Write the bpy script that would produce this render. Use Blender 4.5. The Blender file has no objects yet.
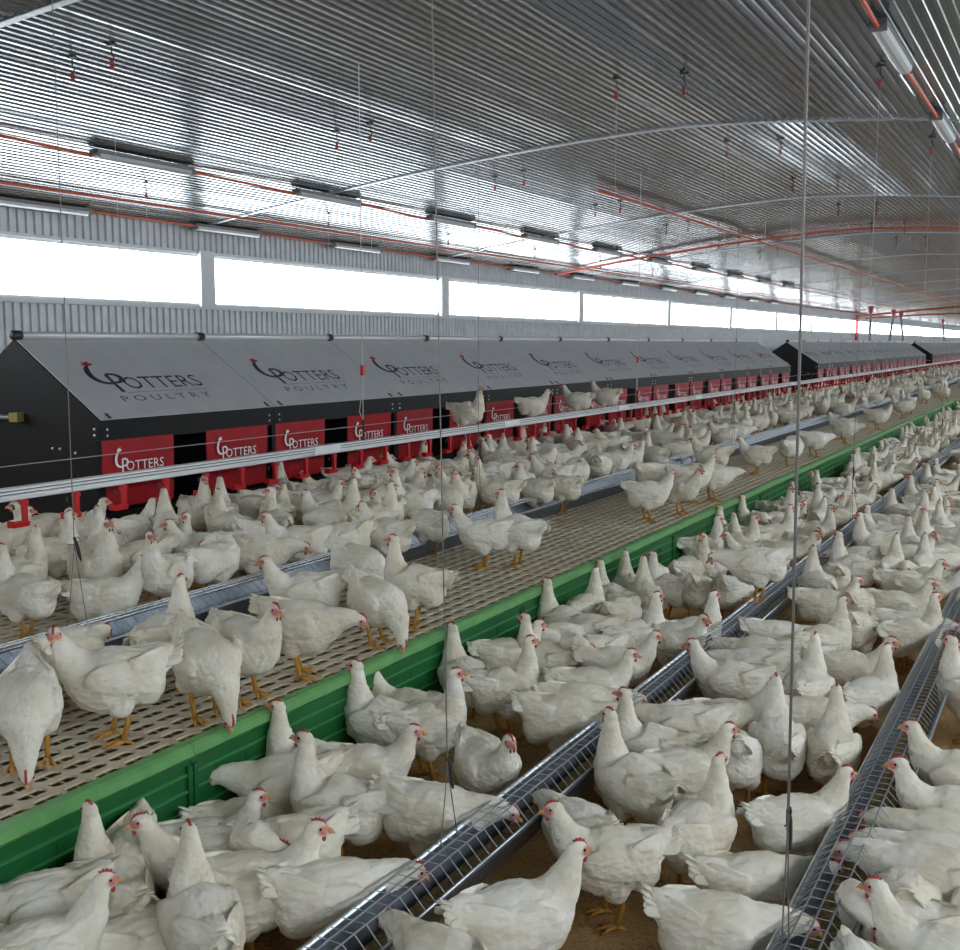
import bpy, bmesh, math, random
from mathutils import Vector, Matrix, noise
random.seed(7)
C = bpy.context.scene.collection
sc = bpy.context.scene
PI = math.pi

# ---------------------------------------------------------------- camera
FPX, HC = 1100.0, 1.68
VPX, VPY = 1081.0, 343.0                     # vanishing point of the barn's length
_p = math.atan2(475 - VPY, FPX)
_psi = math.atan2(VPX - 480, math.hypot(FPX, 475 - VPY))
FW = Vector((-math.sin(_psi) * math.cos(_p), math.cos(_psi) * math.cos(_p), -math.sin(_p)))
RT = Vector((math.cos(_psi), math.sin(_psi), 0))
UP = RT.cross(FW)
EYE = Vector((0, 0, HC))
cd = bpy.data.cameras.new('camera')
cd.sensor_fit = 'HORIZONTAL'; cd.sensor_width = 36; cd.lens = FPX / 960 * 36
cd.clip_start = 0.05; cd.clip_end = 500
cam = bpy.data.objects.new('camera', cd); C.objects.link(cam)
m3 = Matrix((RT, UP, -FW)).transposed()
cam.matrix_world = Matrix.Translation(EYE) @ m3.to_4x4()
sc.camera = cam

# ---------------------------------------------------------------- light and exposure
WINDOW_LIGHT = 11.0
w = bpy.data.worlds.new('sky'); sc.world = w; w.use_nodes = True
w.node_tree.nodes['Background'].inputs[0].default_value = (0.80, 0.90, 1.0, 1)
w.node_tree.nodes['Background'].inputs[1].default_value = 1.3
sc.view_settings.view_transform = 'Standard'
sc.view_settings.look = 'None'
sc.view_settings.gamma = 1
sc.view_settings.use_curve_mapping = False
sc.view_settings.exposure = 0.0

# ---------------------------------------------------------------- pixel helpers (a pixel gives a direction only)
def ray(px, py): return (FW * FPX + RT * (px - 480) + UP * (475 - py)).normalized()
def at_z(px, py, z):
    d = ray(px, py); return EYE + d * ((z - HC) / d.z)
def at_x(px, py, x):
    d = ray(px, py); return EYE + d * (x / d.x)
def to_px(P):
    v = Vector(P) - EYE; wv = v.dot(FW)
    return (480 + FPX * v.dot(RT) / wv, 475 - FPX * v.dot(UP) / wv, wv)

# ---------------------------------------------------------------- mesh builder
class MB:
    def __init__(s): s.v = []; s.f = []; s.m = []
    def add(s, vs, fs, m=0):
        n = len(s.v); s.v += [tuple(v) for v in vs]
        for f in fs: s.f.append(tuple(i + n for i in f)); s.m.append(m)
        return s
    def box(s, x0, x1, y0, y1, z0, z1, m=0):
        vs = [(x, y, z) for z in (z0, z1) for y in (y0, y1) for x in (x0, x1)]
        return s.add(vs, [(0, 2, 3, 1), (4, 5, 7, 6), (0, 1, 5, 4), (2, 6, 7, 3), (0, 4, 6, 2), (1, 3, 7, 5)], m)
    def loft(s, pts, rad, n=10, m=0, cap=True, side=(0, 1, 0)):
        """pts: centres; rad: (lateral, other) per point; rings carried along the path."""
        pts = [Vector(p) for p in pts]; sd = Vector(side); vs = []; N = len(pts)
        for i, p in enumerate(pts):
            t = (pts[min(i + 1, N - 1)] - pts[max(i - 1, 0)]).normalized()
            sd = (sd - t * sd.dot(t))
            sd = sd.normalized() if sd.length > 1e-6 else t.orthogonal().normalized()
            u = t.cross(sd)
            r = rad[i] if isinstance(rad[i], (tuple, list)) else (rad[i], rad[i])
            for k in range(n):
                a = 2 * PI * k / n
                vs.append(p + sd * (math.cos(a) * r[0]) + u * (math.sin(a) * r[1]))
        fs = [(i * n + k, i * n + (k + 1) % n, (i + 1) * n + (k + 1) % n, (i + 1) * n + k) for i in range(N - 1) for k in range(n)]
        if cap: fs += [tuple(range(n))[::-1], tuple((N - 1) * n + k for k in range(n))]
        return s.add(vs, fs, m)
    def tube(s, pts, r, n=6, m=0): return s.loft(pts, [r] * len(pts), n, m, True, (0.31, 0.83, 0.46))
    def ball(s, c, r, n=12, k=7, m=0, rot=None):
        r = r if isinstance(r, (tuple, list)) else (r, r, r); vs = []; c = Vector(c)
        for i in range(1, k):
            th = PI * i / k
            for j in range(n):
                a = 2 * PI * j / n
                v = Vector((math.sin(th) * math.cos(a) * r[0], math.sin(th) * math.sin(a) * r[1], math.cos(th) * r[2]))
                vs.append(c + (rot @ v if rot else v))
        a = Vector((0, 0, r[2])); b = -a
        vs += [c + (rot @ a if rot else a), c + (rot @ b if rot else b)]; T = len(vs) - 2
        fs = [(i * n + j, (i + 1) * n + j, (i + 1) * n + (j + 1) % n, i * n + (j + 1) % n) for i in range(k - 2) for j in range(n)]
        fs += [(T, j, (j + 1) % n) for j in range(n)]
        fs += [(T + 1, (k - 2) * n + (j + 1) % n, (k - 2) * n + j) for j in range(n)]
        return s.add(vs, fs, m)
    def extrude_y(s, prof, y0, y1, closed=True, m=0):
        n = len(prof)
        vs = [(x, y0, z) for x, z in prof] + [(x, y1, z) for x, z in prof]
        fs = [(i, (i + 1) % n, n + (i + 1) % n, n + i) for i in range(n if closed else n - 1)]
        if closed: fs += [tuple(range(n))[::-1], tuple(range(n, 2 * n))]
        return s.add(vs, fs, m)
    def mesh(s, name, mats, smooth=False):
        me = bpy.data.meshes.new(name); me.from_pydata(s.v, [], s.f)
        for mt in (mats if isinstance(mats, (list, tuple)) else [mats]): me.materials.append(mt)
        me.polygons.foreach_set('material_index', s.m)
        if smooth: me.polygons.foreach_set('use_smooth', [True] * len(s.f))
        bm = bmesh.new(); bm.from_mesh(me); bmesh.ops.recalc_face_normals(bm, faces=bm.faces); bm.to_mesh(me); bm.free()
        me.update(); return me

def link(name, me, parent=None, loc=(0, 0, 0)):
    o = bpy.data.objects.new(name, me); C.objects.link(o); o.location = loc
    if parent: o.parent = parent
    return o
def tag(o, label=None, cat=None, group=None, kind=None):
    if label: o['label'] = label
    if cat: o['category'] = cat
    if group: o['group'] = group
    if kind: o['kind'] = kind
    return o
def struct(o, label=None): return tag(o, label, None, None, 'structure')

# ---------------------------------------------------------------- materials
def mat(name, col, rough=0.6, metal=0.0, noise_scale=0, var=0.0, bump=0.0, bump_scale=40, spec=0.5, col2=None, stretch=None, emit=None):
    m = bpy.data.materials.new(name); m.use_nodes = True
    nt = m.node_tree; b = nt.nodes['Principled BSDF']
    b.inputs['Roughness'].default_value = rough; b.inputs['Metallic'].default_value = metal
    b.inputs['Specular IOR Level'].default_value = spec
    b.inputs['Base Color'].default_value = (*col, 1)
    tc = nt.nodes.new('ShaderNodeTexCoord'); vec = tc.outputs['Object']
    if stretch:
        mp = nt.nodes.new('ShaderNodeMapping'); mp.inputs['Scale'].default_value = stretch
        nt.links.new(vec, mp.inputs['Vector']); vec = mp.outputs['Vector']
    if noise_scale:
        n = nt.nodes.new('ShaderNodeTexNoise'); n.inputs['Scale'].default_value = noise_scale; n.inputs['Detail'].default_value = 5
        nt.links.new(vec, n.inputs['Vector'])
        r = nt.nodes.new('ShaderNodeValToRGB')
        c2 = col2 or tuple(c * (1 - var) for c in col)
        r.color_ramp.elements[0].position = 0.3; r.color_ramp.elements[1].position = 0.7
        r.color_ramp.elements[0].color = (*c2, 1); r.color_ramp.elements[1].color = (*col, 1)
        nt.links.new(n.outputs['Fac'], r.inputs['Fac']); nt.links.new(r.outputs['Color'], b.inputs['Base Color'])
    if bump:
        n2 = nt.nodes.new('ShaderNodeTexNoise'); n2.inputs['Scale'].default_value = bump_scale; n2.inputs['Detail'].default_value = 4
        nt.links.new(vec, n2.inputs['Vector'])
        bp = nt.nodes.new('ShaderNodeBump'); bp.inputs['Strength'].default_value = bump; bp.inputs['Distance'].default_value = 0.01
        nt.links.new(n2.outputs['Fac'], bp.inputs['Height']); nt.links.new(bp.outputs['Normal'], b.inputs['Normal'])
    if emit:
        b.inputs['Emission Color'].default_value = (*emit[0], 1); b.inputs['Emission Strength'].default_value = emit[1]
    return m

M = {}
M['galv'] = mat('galvanised steel', (0.62, 0.66, 0.70), 0.32, 0.9, 30, 0.25)
M['galv_wall'] = mat('galvanised wall sheet', (0.50, 0.54, 0.57), 0.45, 0.5, 6, 0.18)
M['trough'] = mat('darkened galvanised trough', (0.22, 0.25, 0.29), 0.38, 0.75, 25, 0.3)  # steel colour darkened to carry the dark reflections inside the trough
M['wire'] = mat('steel wire', (0.42, 0.45, 0.48), 0.4, 0.8)
M['dark_wire'] = mat('twisted wire rope', (0.20, 0.19, 0.18), 0.55, 0.5)
M['cord'] = mat('pale nylon cord', (0.50, 0.50, 0.50), 0.7)
M['black'] = mat('black coated plywood', (0.0065, 0.0065, 0.0075), 0.5, 0, 20, 0.3, spec=0.2)
M['roof'] = mat('grey nest roof sheet', (0.52, 0.53, 0.555), 0.62, 0, 5, 0.10, 0.05, 60)
M['red'] = mat('red vinyl curtain', (0.40, 0.010, 0.018), 0.45, 0, 12, 0.2, 0.25, 9, spec=0.25)
M['white_print'] = mat('white print', (0.85, 0.85, 0.85), 0.6)
M['navy_print'] = mat('dark navy print', (0.018, 0.020, 0.05), 0.6)
M['grey_print'] = mat('grey print', (0.09, 0.09, 0.10), 0.6)
M['red_print'] = mat('red print', (0.45, 0.02, 0.02), 0.6)
M['tube'] = mat('aluminium tube', (0.72, 0.72, 0.73), 0.35, 0.35)
M['white_pipe'] = mat('white painted rail', (0.86, 0.88, 0.90), 0.4, 0, 8, 0.05)
M['rail_gap_shade'] = mat('rail groove shade', (0.16, 0.17, 0.18), 0.6)  # dark colour paints the shade in the grooves of the white rail
M['red_plastic'] = mat('red plastic', (0.55, 0.010, 0.015), 0.35)
M['slat'] = mat('beige plastic slat', (0.60, 0.53, 0.39), 0.6, 0, 4, 0.0, 0.15, 90, col2=(0.49, 0.41, 0.29))
M['green'] = mat('shaded green skirt', (0.012, 0.135, 0.034), 0.42, 0, 5, 0.25)  # panel green darkened, painting the skirt's shadow side
M['green_rib_highlight'] = mat('green ridge highlight', (0.05, 0.25, 0.075), 0.42)  # lighter green paints a highlight along the ridges
M['green_lip'] = mat('lit green lip', (0.16, 0.42, 0.14), 0.45, 0, 14, 0.25)  # same skirt lightened, painting the lit upper edge
M['orange'] = mat('orange conduit', (0.55, 0.10, 0.05), 0.5)
M['lamp'] = mat('fluorescent lamp diffuser', (0.55, 0.58, 0.62), 0.3)
M['lamp_body'] = mat('grey lamp housing', (0.16, 0.17, 0.18), 0.5, 0.3)
M['post'] = mat('pale painted post', (0.62, 0.67, 0.70), 0.5)
M['steel_red'] = mat('red oxide steel', (0.32, 0.035, 0.03), 0.55)
M['feed'] = mat('crumbled feed', (0.42, 0.30, 0.12), 0.95, 0, 60, 0.5, 0.6, 120)
M['clip'] = mat('dark clip', (0.05, 0.05, 0.05), 0.5, 0.5)
M['brass'] = mat('brass fitting', (0.35, 0.28, 0.10), 0.4, 0.6)
M['comb'] = mat('red comb skin', (0.50, 0.06, 0.065), 0.6, 0, 60, 0.25)
M['beak'] = mat('horn beak', (0.62, 0.34, 0.13), 0.4)
M['eye'] = mat('dark eye', (0.015, 0.008, 0.005), 0.15)
M['leg'] = mat('yellow leg scales', (0.62, 0.31, 0.06), 0.55, 0, 90, 0.35, 0.3, 150)
M['pane'] = mat('daylit translucent window sheet', (0.9, 0.9, 0.9), 0.4, emit=((0.90, 0.96, 1.0), WINDOW_LIGHT))

def litter_material():
    m = bpy.data.materials.new('brown wood shaving litter'); m.use_nodes = True
    nt = m.node_tree; b = nt.nodes['Principled BSDF']; b.inputs['Roughness'].default_value = 0.95
    b.inputs['Specular IOR Level'].default_value = 0.1
    tc = nt.nodes.new('ShaderNodeTexCoord')
    n1 = nt.nodes.new('ShaderNodeTexNoise'); n1.inputs['Scale'].default_value = 3; n1.inputs['Detail'].default_value = 6
    n2 = nt.nodes.new('ShaderNodeTexNoise'); n2.inputs['Scale'].default_value = 70; n2.inputs['Detail'].default_value = 6; n2.inputs['Roughness'].default_value = 0.75
    for n in (n1, n2): nt.links.new(tc.outputs['Object'], n.inputs['Vector'])
    mx = nt.nodes.new('ShaderNodeMath'); mx.operation = 'ADD'
    h = nt.nodes.new('ShaderNodeMath'); h.operation = 'MULTIPLY'; h.inputs[1].default_value = 0.5
    nt.links.new(n1.outputs['Fac'], mx.inputs[0]); nt.links.new(n2.outputs['Fac'], mx.inputs[1]); nt.links.new(mx.outputs[0], h.inputs[0])
    r = nt.nodes.new('ShaderNodeValToRGB'); nt.links.new(h.outputs[0], r.inputs['Fac'])
    e = r.color_ramp.elements
    e[0].position = 0.36; e[0].color = (0.18, 0.095, 0.040, 1); e[1].position = 0.68; e[1].color = (0.68, 0.47, 0.24, 1)
    q = e.new(0.5); q.color = (0.44, 0.265, 0.115, 1)
    nt.links.new(r.outputs['Color'], b.inputs['Base Color'])
    bp = nt.nodes.new('ShaderNodeBump'); bp.inputs['Strength'].default_value = 0.8; bp.inputs['Distance'].default_value = 0.012
    nt.links.new(n2.outputs['Fac'], bp.inputs['Height']); nt.links.new(bp.outputs['Normal'], b.inputs['Normal'])
    return m
M['litter'] = litter_material()

def ceiling_material():
    m = bpy.data.materials.new('ribbed galvanised ceiling sheet'); m.use_nodes = True
    nt = m.node_tree; b = nt.nodes['Principled BSDF']
    b.inputs['Base Color'].default_value = (0.315, 0.35, 0.38, 1); b.inputs['Metallic'].default_value = 0.92; b.inputs['Roughness'].default_value = 0.23
    tc = nt.nodes.new('ShaderNodeTexCoord'); mp = nt.nodes.new('ShaderNodeMapping'); mp.inputs['Scale'].default_value = (3.5, 0.25, 3.5)
    n = nt.nodes.new('ShaderNodeTexNoise'); n.inputs['Scale'].default_value = 1.0; n.inputs['Detail'].default_value = 3
    nt.links.new(tc.outputs['Object'], mp.inputs['Vector']); nt.links.new(mp.outputs['Vector'], n.inputs['Vector'])
    bp = nt.nodes.new('ShaderNodeBump'); bp.inputs['Strength'].default_value = 0.25; bp.inputs['Distance'].default_value = 0.02
    nt.links.new(n.outputs['Fac'], bp.inputs['Height']); nt.links.new(bp.outputs['Normal'], b.inputs['Normal'])
    return m
M['ceiling'] = ceiling_material()

def feather_material():
    m = bpy.data.materials.new('white hen plumage'); m.use_nodes = True
    nt = m.node_tree; b = nt.nodes['Principled BSDF']; L = nt.links.new
    b.inputs['Roughness'].default_value = 0.85; b.inputs['Specular IOR Level'].default_value = 0.15
    tc = nt.nodes.new('ShaderNodeTexCoord'); oi = nt.nodes.new('ShaderNodeObjectInfo')
    off = nt.nodes.new('ShaderNodeVectorMath'); off.operation = 'ADD'
    L(tc.outputs['Object'], off.inputs[0]); L(oi.outputs['Random'], off.inputs[1])
    n = nt.nodes.new('ShaderNodeTexNoise'); n.inputs['Scale'].default_value = 9; n.inputs['Detail'].default_value = 4
    L(off.outputs[0], n.inputs['Vector'])
    r = nt.nodes.new('ShaderNodeValToRGB'); L(n.outputs['Fac'], r.inputs['Fac'])
    r.color_ramp.elements[0].position = 0.32; r.color_ramp.elements[0].color = (0.72, 0.66, 0.53, 1)
    r.color_ramp.elements[1].position = 0.60; r.color_ramp.elements[1].color = (0.86, 0.835, 0.76, 1)
    tint = nt.nodes.new('ShaderNodeMix'); tint.data_type = 'RGBA'; tint.blend_type = 'MULTIPLY'
    mr = nt.nodes.new('ShaderNodeMapRange'); mr.inputs['To Min'].default_value = 0.0; mr.inputs['To Max'].default_value = 0.7
    L(oi.outputs['Random'], mr.inputs['Value']); L(mr.outputs[0], tint.inputs['Factor'])
    L(r.outputs['Color'], tint.inputs[6]); tint.inputs[7].default_value = (0.95, 0.91, 0.84, 1)
    at = nt.nodes.new('ShaderNodeAttribute'); at.attribute_name = 'face'
    fm = nt.nodes.new('ShaderNodeMix'); fm.data_type = 'RGBA'
    L(at.outputs['Fac'], fm.inputs['Factor']); L(tint.outputs[2], fm.inputs[6]); fm.inputs[7].default_value = (0.60, 0.23, 0.20, 1)
    L(fm.outputs[2], b.inputs['Base Color'])
    mp = nt.nodes.new('ShaderNodeMapping'); mp.inputs['Scale'].default_value = (26, 60, 60)
    L(tc.outputs['Object'], mp.inputs['Vector'])
    v = nt.nodes.new('ShaderNodeTexVoronoi'); v.inputs['Scale'].default_value = 1.0
    nd = nt.nodes.new('ShaderNodeTexNoise'); nd.inputs['Scale'].default_value = 120; nd.inputs['Detail'].default_value = 2
    L(mp.outputs['Vector'], v.inputs['Vector']); L(tc.outputs['Object'], nd.inputs['Vector'])
    ad = nt.nodes.new('ShaderNodeMath'); ad.operation = 'MULTIPLY_ADD'; ad.inputs[1].default_value = 0.5
    L(nd.outputs['Fac'], ad.inputs[0]); L(v.outputs['Distance'], ad.inputs[2])
    bp = nt.nodes.new('ShaderNodeBump'); bp.inputs['Strength'].default_value = 0.5; bp.inputs['Distance'].default_value = 0.006
    L(ad.outputs[0], bp.inputs['Height']); L(bp.outputs['Normal'], b.inputs['Normal'])
    return m
M['feather'] = feather_material()

# ---------------------------------------------------------------- the barn shell
XL, XR = -10.0, 2.8
Y0, Y1 = -8.0, 130.0
BAY, BAY0 = 6.05, 4.88
Z_SILL, Z_HEAD, Z_TOP = 2.16, 2.80, 3.13
def arch(x): return 3.84 - 0.0416 * abs(x + 3.6) ** 1.5

mb = MB()
nx, ny = 60, 110                                            # gently uneven litter where the camera sees it
xs = [-2.46 + 5.2 * i / nx for i in range(nx + 1)]; ys = [0.2 + 11.8 * j / ny for j in range(ny + 1)]
vs = [(x, y, 0.0 if (i in (0, nx) or j in (0, ny)) else 0.016 * (noise.noise((x * 5, y * 5, 0)) + 0.6 * noise.noise((x * 14, y * 14, 3)))) for j, y in enumerate(ys) for i, x in enumerate(xs)]
mb.add(vs, [(j * (nx + 1) + i, j * (nx + 1) + i + 1, (j + 1) * (nx + 1) + i + 1, (j + 1) * (nx + 1) + i) for j in range(ny) for i in range(nx)])
for a in ((XL, -2.46, Y0, Y1), (2.74, XR, Y0, Y1), (-2.46, 2.74, Y0, 0.2), (-2.46, 2.74, 12.0, Y1)):
    mb.add([(a[0], a[2], 0), (a[1], a[2], 0), (a[1], a[3], 0), (a[0], a[3], 0)], [(0, 1, 2, 3)])
struct(link('floor', mb.mesh('floor', M['litter'], True)), 'brown wood shaving litter covering the barn floor')

# ceiling: ribbed sheets, one pair of fields per bay
def ceiling_sheet(x0, x1, seed, pitch=0.080, h=0.010, nseg=9):
    """ribbed sheet whose pans are slightly twisted and dented, as rolled sheet is"""
    n = max(1, round((x1 - x0) / pitch)); p = (x1 - x0) / n; mb = MB(); rows = []
    for j in range(nseg + 1):
        y = (BAY - 0.004) * j / nseg; row = []
        for i in range(n):
            xc = x0 + (i + 0.5) * p
            tw = 0.10 * noise.noise((math.floor(xc / 1.07) * 3.71 + 0.5, seed * 5.3 + 0.2, 0.7)) + 0.05 * noise.noise((xc * 2.1, y * 0.30, seed + 9.0)) + 0.06 * noise.noise((xc * 17.0, y * 0.10, seed + 3.0))
            for u, d in ((0.0, 0), (0.42, 0), (0.52, -h), (0.90, -h)):
                x = x0 + (i + u) * p; row.append((x, y, arch(x) + d + tw * (u - 0.45) * p))
        row.append((x1, y, arch(x1))); rows.append(row)
    m = len(rows[0])
    mb.add([v for r in rows for v in r], [(j * m + i, j * m + i + 1, (j + 1) * m + i + 1, (j + 1) * m + i) for j in range(nseg) for i in range(m - 1)])
    return mb.mesh('ceiling_sheet', M['ceiling'])
ce = struct(link('ceiling', None), 'ribbed galvanised steel ceiling arched over the barn')
cuts = [XL + (XR - XL) * i / 6 for i in range(7)]
sheet_me = [[ceiling_sheet(cuts[i], cuts[i + 1], sd) for i in range(6)] for sd in range(4)]
mb = MB(); pr = [(XL + (XR - XL) * i / 60) for i in range(61)]
mb.extrude_y([(x, arch(x) - 0.022) for x in pr] + [(x, arch(x) - 0.014) for x in reversed(pr)], -0.03, 0.03)
batten_me = mb.mesh('seam_batten', M['galv'])
k0, k1 = -2, 20
for k in range(k0, k1 + 1):
    y = BAY0 + (k - 0) * BAY
    for i in range(6):
        o = link('ceiling_sheet', sheet_me[k % 4][i], ce, (0, y, 0))
    link('seam_batten', batten_me, ce, (0, y, 0))

# side walls: ribbed cladding, window band, posts
def wall_band(x, z0, z1, sgn, pitch=0.11, h=0.022):
    mb = MB(); pr = []; n = round((Y1 - Y0) / pitch)
    for i in range(n):
        for u, d in ((0, 0), (0.5, 0), (0.62, h), (0.88, h)):
            pr.append((x + sgn * d, Y0 + (i + u) * pitch))
    vs = [(a, b, z0) for a, b in pr] + [(a, b, z1) for a, b in pr]; N = len(pr)
    mb.add(vs, [(i, i + 1, N + i + 1, N + i) for i in range(N - 1)]); return mb
def side_wall(name, x, sgn, label):
    root = struct(link(name, None), label)
    link('lower_cladding', wall_band(x, 0, Z_SILL - 0.04, sgn).mesh('lower_cladding', M['galv_wall']), root)
    link('upper_cladding', wall_band(x, Z_HEAD + 0.03, Z_TOP + 0.06, sgn).mesh('upper_cladding', M['galv_wall']), root)
    a, b = (x - 0.05, x + 0.07) if sgn > 0 else (x - 0.07, x + 0.05)
    link('window_sill', MB().box(a, b, Y0, Y1, Z_SILL - 0.05, Z_SILL).mesh('window_sill', M['post']), root)
    link('window_head', MB().box(a, b, Y0, Y1, Z_HEAD, Z_HEAD + 0.04).mesh('window_head', M['post']), root)
    return root
side_wall('wall_left', XL, 1, 'ribbed galvanised side wall with a long window band')
side_wall('wall_right', XR, -1, 'ribbed galvanised side wall opposite the nests')
post_me = MB().box(-0.06, 0.10, -0.13, 0.13, Z_SILL - 0.02, Z_TOP - 0.28).mesh('window_post', M['post'])
pane_me = MB().box(-0.012, 0.0, 0.10, BAY - 0.10, Z_SILL + 0.005, Z_HEAD - 0.005).mesh('pane', M['pane'])
fr = MB()
for z in (Z_SILL, Z_HEAD - 0.03): fr.box(-0.02, 0.04, 0.09, BAY - 0.09, z, z + 0.03)
for y in (0.09, BAY - 0.12): fr.box(-0.02, 0.04, y, y + 0.03, Z_SILL, Z_HEAD)
frame_me = fr.mesh('window_frame', M['post'])
fr = MB()
for y in (BAY / 4, BAY / 2, 3 * BAY / 4): fr.box(-0.02, 0.05, y - 0.05, y + 0.05, Z_SILL, Z_HEAD)
mull_me = fr.mesh('mullion', M['post'])
wi = 0
for sx, x in ((1, XL), (-1, XR)):
    for k in range(k0, k1):
        wi += 1
        y = BAY0 + k * BAY + (0 if sx > 0 else BAY)
        e = struct(link('window_%d' % wi, None, None, (x, y, 0)), 'bright daylit window in the side wall band')
        if sx < 0: e.rotation_euler.z = PI
        for nm, me in (('pane', pane_me), ('window_frame', frame_me), ('window_post', post_me)): link(nm, me, e)
        if sx > 0 and y > 58: link('mullion', mull_me, e)
for nm, y in (('wall_far', Y1), ('wall_back', Y0)):
    mb = MB()
    if nm == 'wall_far': mb.add([(XL, y, 0), (XR, y, 0), (XR, y, 4), (XL, y, 4)], [(0, 1, 2, 3)])
    else:                                                   # unseen end wall; its doorway is added to let in frontal fill light
        for a in ((XL, -5.6, 0, 4), (-1.6, XR, 0, 4), (-5.6, -1.6, 3.0, 4)): mb.add([(a[0], y, a[2]), (a[1], y, a[2]), (a[1], y, a[3]), (a[0], y, a[3])], [(0, 1, 2, 3)])
    struct(link(nm, mb.mesh(nm, M['galv_wall'])), 'plain galvanised end wall of the barn')

# ---------------------------------------------------------------- slatted platform with green skirt
XS0, XS1, ZS = -2.46, -5.52, 0.40
def slat_panel_mesh():
    mb = MB(); px, py = 0.068, 0.112; nxp, nyp = 15, 10; th = 0.008; hx, hy, ch = 0.0215, 0.047, 0.013
    oc = [(-hx, -hy + ch), (-hx + ch, -hy), (hx - ch, -hy), (hx, -hy + ch), (hx, hy - ch), (hx - ch, hy), (-hx + ch, hy), (-hx, hy - ch)]
    for i in range(nxp):
        for j in range(nyp):
            cx, cy = -(i + 0.5) * px, (j + 0.5) * py
            q = [(-px / 2, -py / 2), (px / 2, -py / 2), (px / 2, py / 2), (-px / 2, py / 2)]
            vs = [(cx + a, cy + b, 0) for a, b in q] + [(cx + a, cy + b, 0) for a, b in oc] + [(cx + a, cy + b, -th) for a, b in oc]
            fs = [(0, 1, 6, 5), (1, 7, 6), (1, 2, 8, 7), (2, 9, 8), (2, 3, 10, 9), (3, 11, 10), (3, 0, 4, 11), (0, 5, 4)]
            fs += [(4 + k, 4 + (k + 1) % 8, 12 + (k + 1) % 8, 12 + k) for k in range(8)]
            vs += [(cx - hx, cy - 0.004, -0.006), (cx + hx, cy - 0.004, -0.006), (cx + hx, cy + 0.004, -0.006), (cx - hx, cy + 0.004, -0.006)]
            fs.append((20, 21, 22, 23)); mb.add(vs, fs)
    me = bpy.data.meshes.new('slat_panel'); me.from_pydata(mb.v, [], mb.f); me.materials.append(M['slat']); return me
plat = tag(link('slatted_platform', None, None, (XS0, 0, 0)), 'raised platform of beige slotted plastic panels in front of the nests', 'platform')
sp = slat_panel_mesh()
NROW = 62
for j in range(NROW):
    for i in range(3):
        link('slat_panel', sp, plat, (-i * 1.021, 0.30 + j * 1.121, ZS))
mb = MB(); mb.box(-3.05, -3.0, 0.3, 69.7, 0, ZS - 0.03)
for x in (-0.5, -1.02, -1.53, -2.04, -2.55): mb.box(x - 0.02, x + 0.02, 0.3, 69.7, ZS - 0.10, ZS - 0.021)
link('support_beam', mb.mesh('support_beam', M['lamp_body']), plat)

def skirt_meshes(Ls):
    a = MB()                                                # ribbed panel
    a.extrude_y([(0.0, 0), (0.014, 0), (0.014, 0.349), (0.0, 0.349)], 0.002, Ls - 0.002)
    for z in (0.09, 0.18, 0.245, 0.30): a.extrude_y([(0.014, z), (0.022, z + 0.002), (0.022, z + 0.006), (0.014, z + 0.009)], 0.002, Ls - 0.002, True, 1)
    n = 9
    for i in range(1, n): a.box(0.0135, 0.0165, Ls * i / n - 0.003, Ls * i / n + 0.003, 0.0, 0.29)
    for y in (0.004, Ls - 0.022): a.box(0.0, 0.026, y, y + 0.018, 0, 0.335)
    b = MB(); b.extrude_y([(-0.02, ZS - 0.022), (-0.02, ZS + 0.003), (0.018, ZS + 0.003), (0.030, ZS - 0.006), (0.032, ZS - 0.034), (0.014, ZS - 0.050), (0.0, ZS - 0.050)], 0.001, Ls - 0.001)
    return a.mesh('skirt_panel', [M['green'], M['green_rib_highlight']]), b.mesh('skirt_lip', M['green_lip'])
sa, sb = skirt_meshes(2.40)
sk = tag(link('green_skirt', None, None, (XS0 + 0.002, 0, 0)), 'green plastic wall closing the front of the slatted platform', 'skirt wall')
for j in range(29):
    o = link('skirt_panel', sa, sk, (0, 0.3 + j * 2.40 - 0.15, 0)); link('skirt_lip', sb, o)

# ---------------------------------------------------------------- lettering
def text_data(s, size, spacing=1.0):
    cu = bpy.data.curves.new('t', 'FONT'); cu.body = s; cu.size = size; cu.space_character = spacing; cu.resolution_u = 2
    o = bpy.data.objects.new('t', cu); C.objects.link(o)
    dg = bpy.context.evaluated_depsgraph_get(); me = bpy.data.meshes.new_from_object(o.evaluated_get(dg))
    v = [tuple(x.co) for x in me.vertices]; f = [tuple(p.vertices) for p in me.polygons]
    bpy.data.objects.remove(o); bpy.data.curves.remove(cu); bpy.data.meshes.remove(me)
    return v, f
def fit(vf, x0, x1, y0, y1):
    v, f = vf; ax = [p[0] for p in v]; ay = [p[1] for p in v]
    sx = (x1 - x0) / (max(ax) - min(ax)); sy = (y1 - y0) / (max(ay) - min(ay))
    return [(x0 + (p[0] - min(ax)) * sx, y0 + (p[1] - min(ay)) * sy) for p in v], f
def ribbon(pts, wd):
    vs = []; n = len(pts)
    for i in range(n):
        a = Vector(pts[max(i - 1, 0)]); b = Vector(pts[min(i + 1, n - 1)]); t = (b - a).normalized(); q = Vector((-t.y, t.x)) * wd[i] / 2
        vs += [tuple(Vector(pts[i]) + q), tuple(Vector(pts[i]) - q)]
    return vs, [(2 * i, 2 * i + 1, 2 * i + 3, 2 * i + 2) for i in range(n - 1)]
def bez(ctrl, n=10):
    out = []
    for s in range(0, len(ctrl) - 1, 3):
        p = [Vector(c) for c in ctrl[s:s + 4]]
        for i in range(n + (s + 4 >= len(ctrl))):
            t = i / n; out.append(p[0] * (1 - t) ** 3 + p[1] * 3 * t * (1 - t) ** 2 + p[2] * 3 * t * t * (1 - t) + p[3] * t ** 3)
    return out
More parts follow.
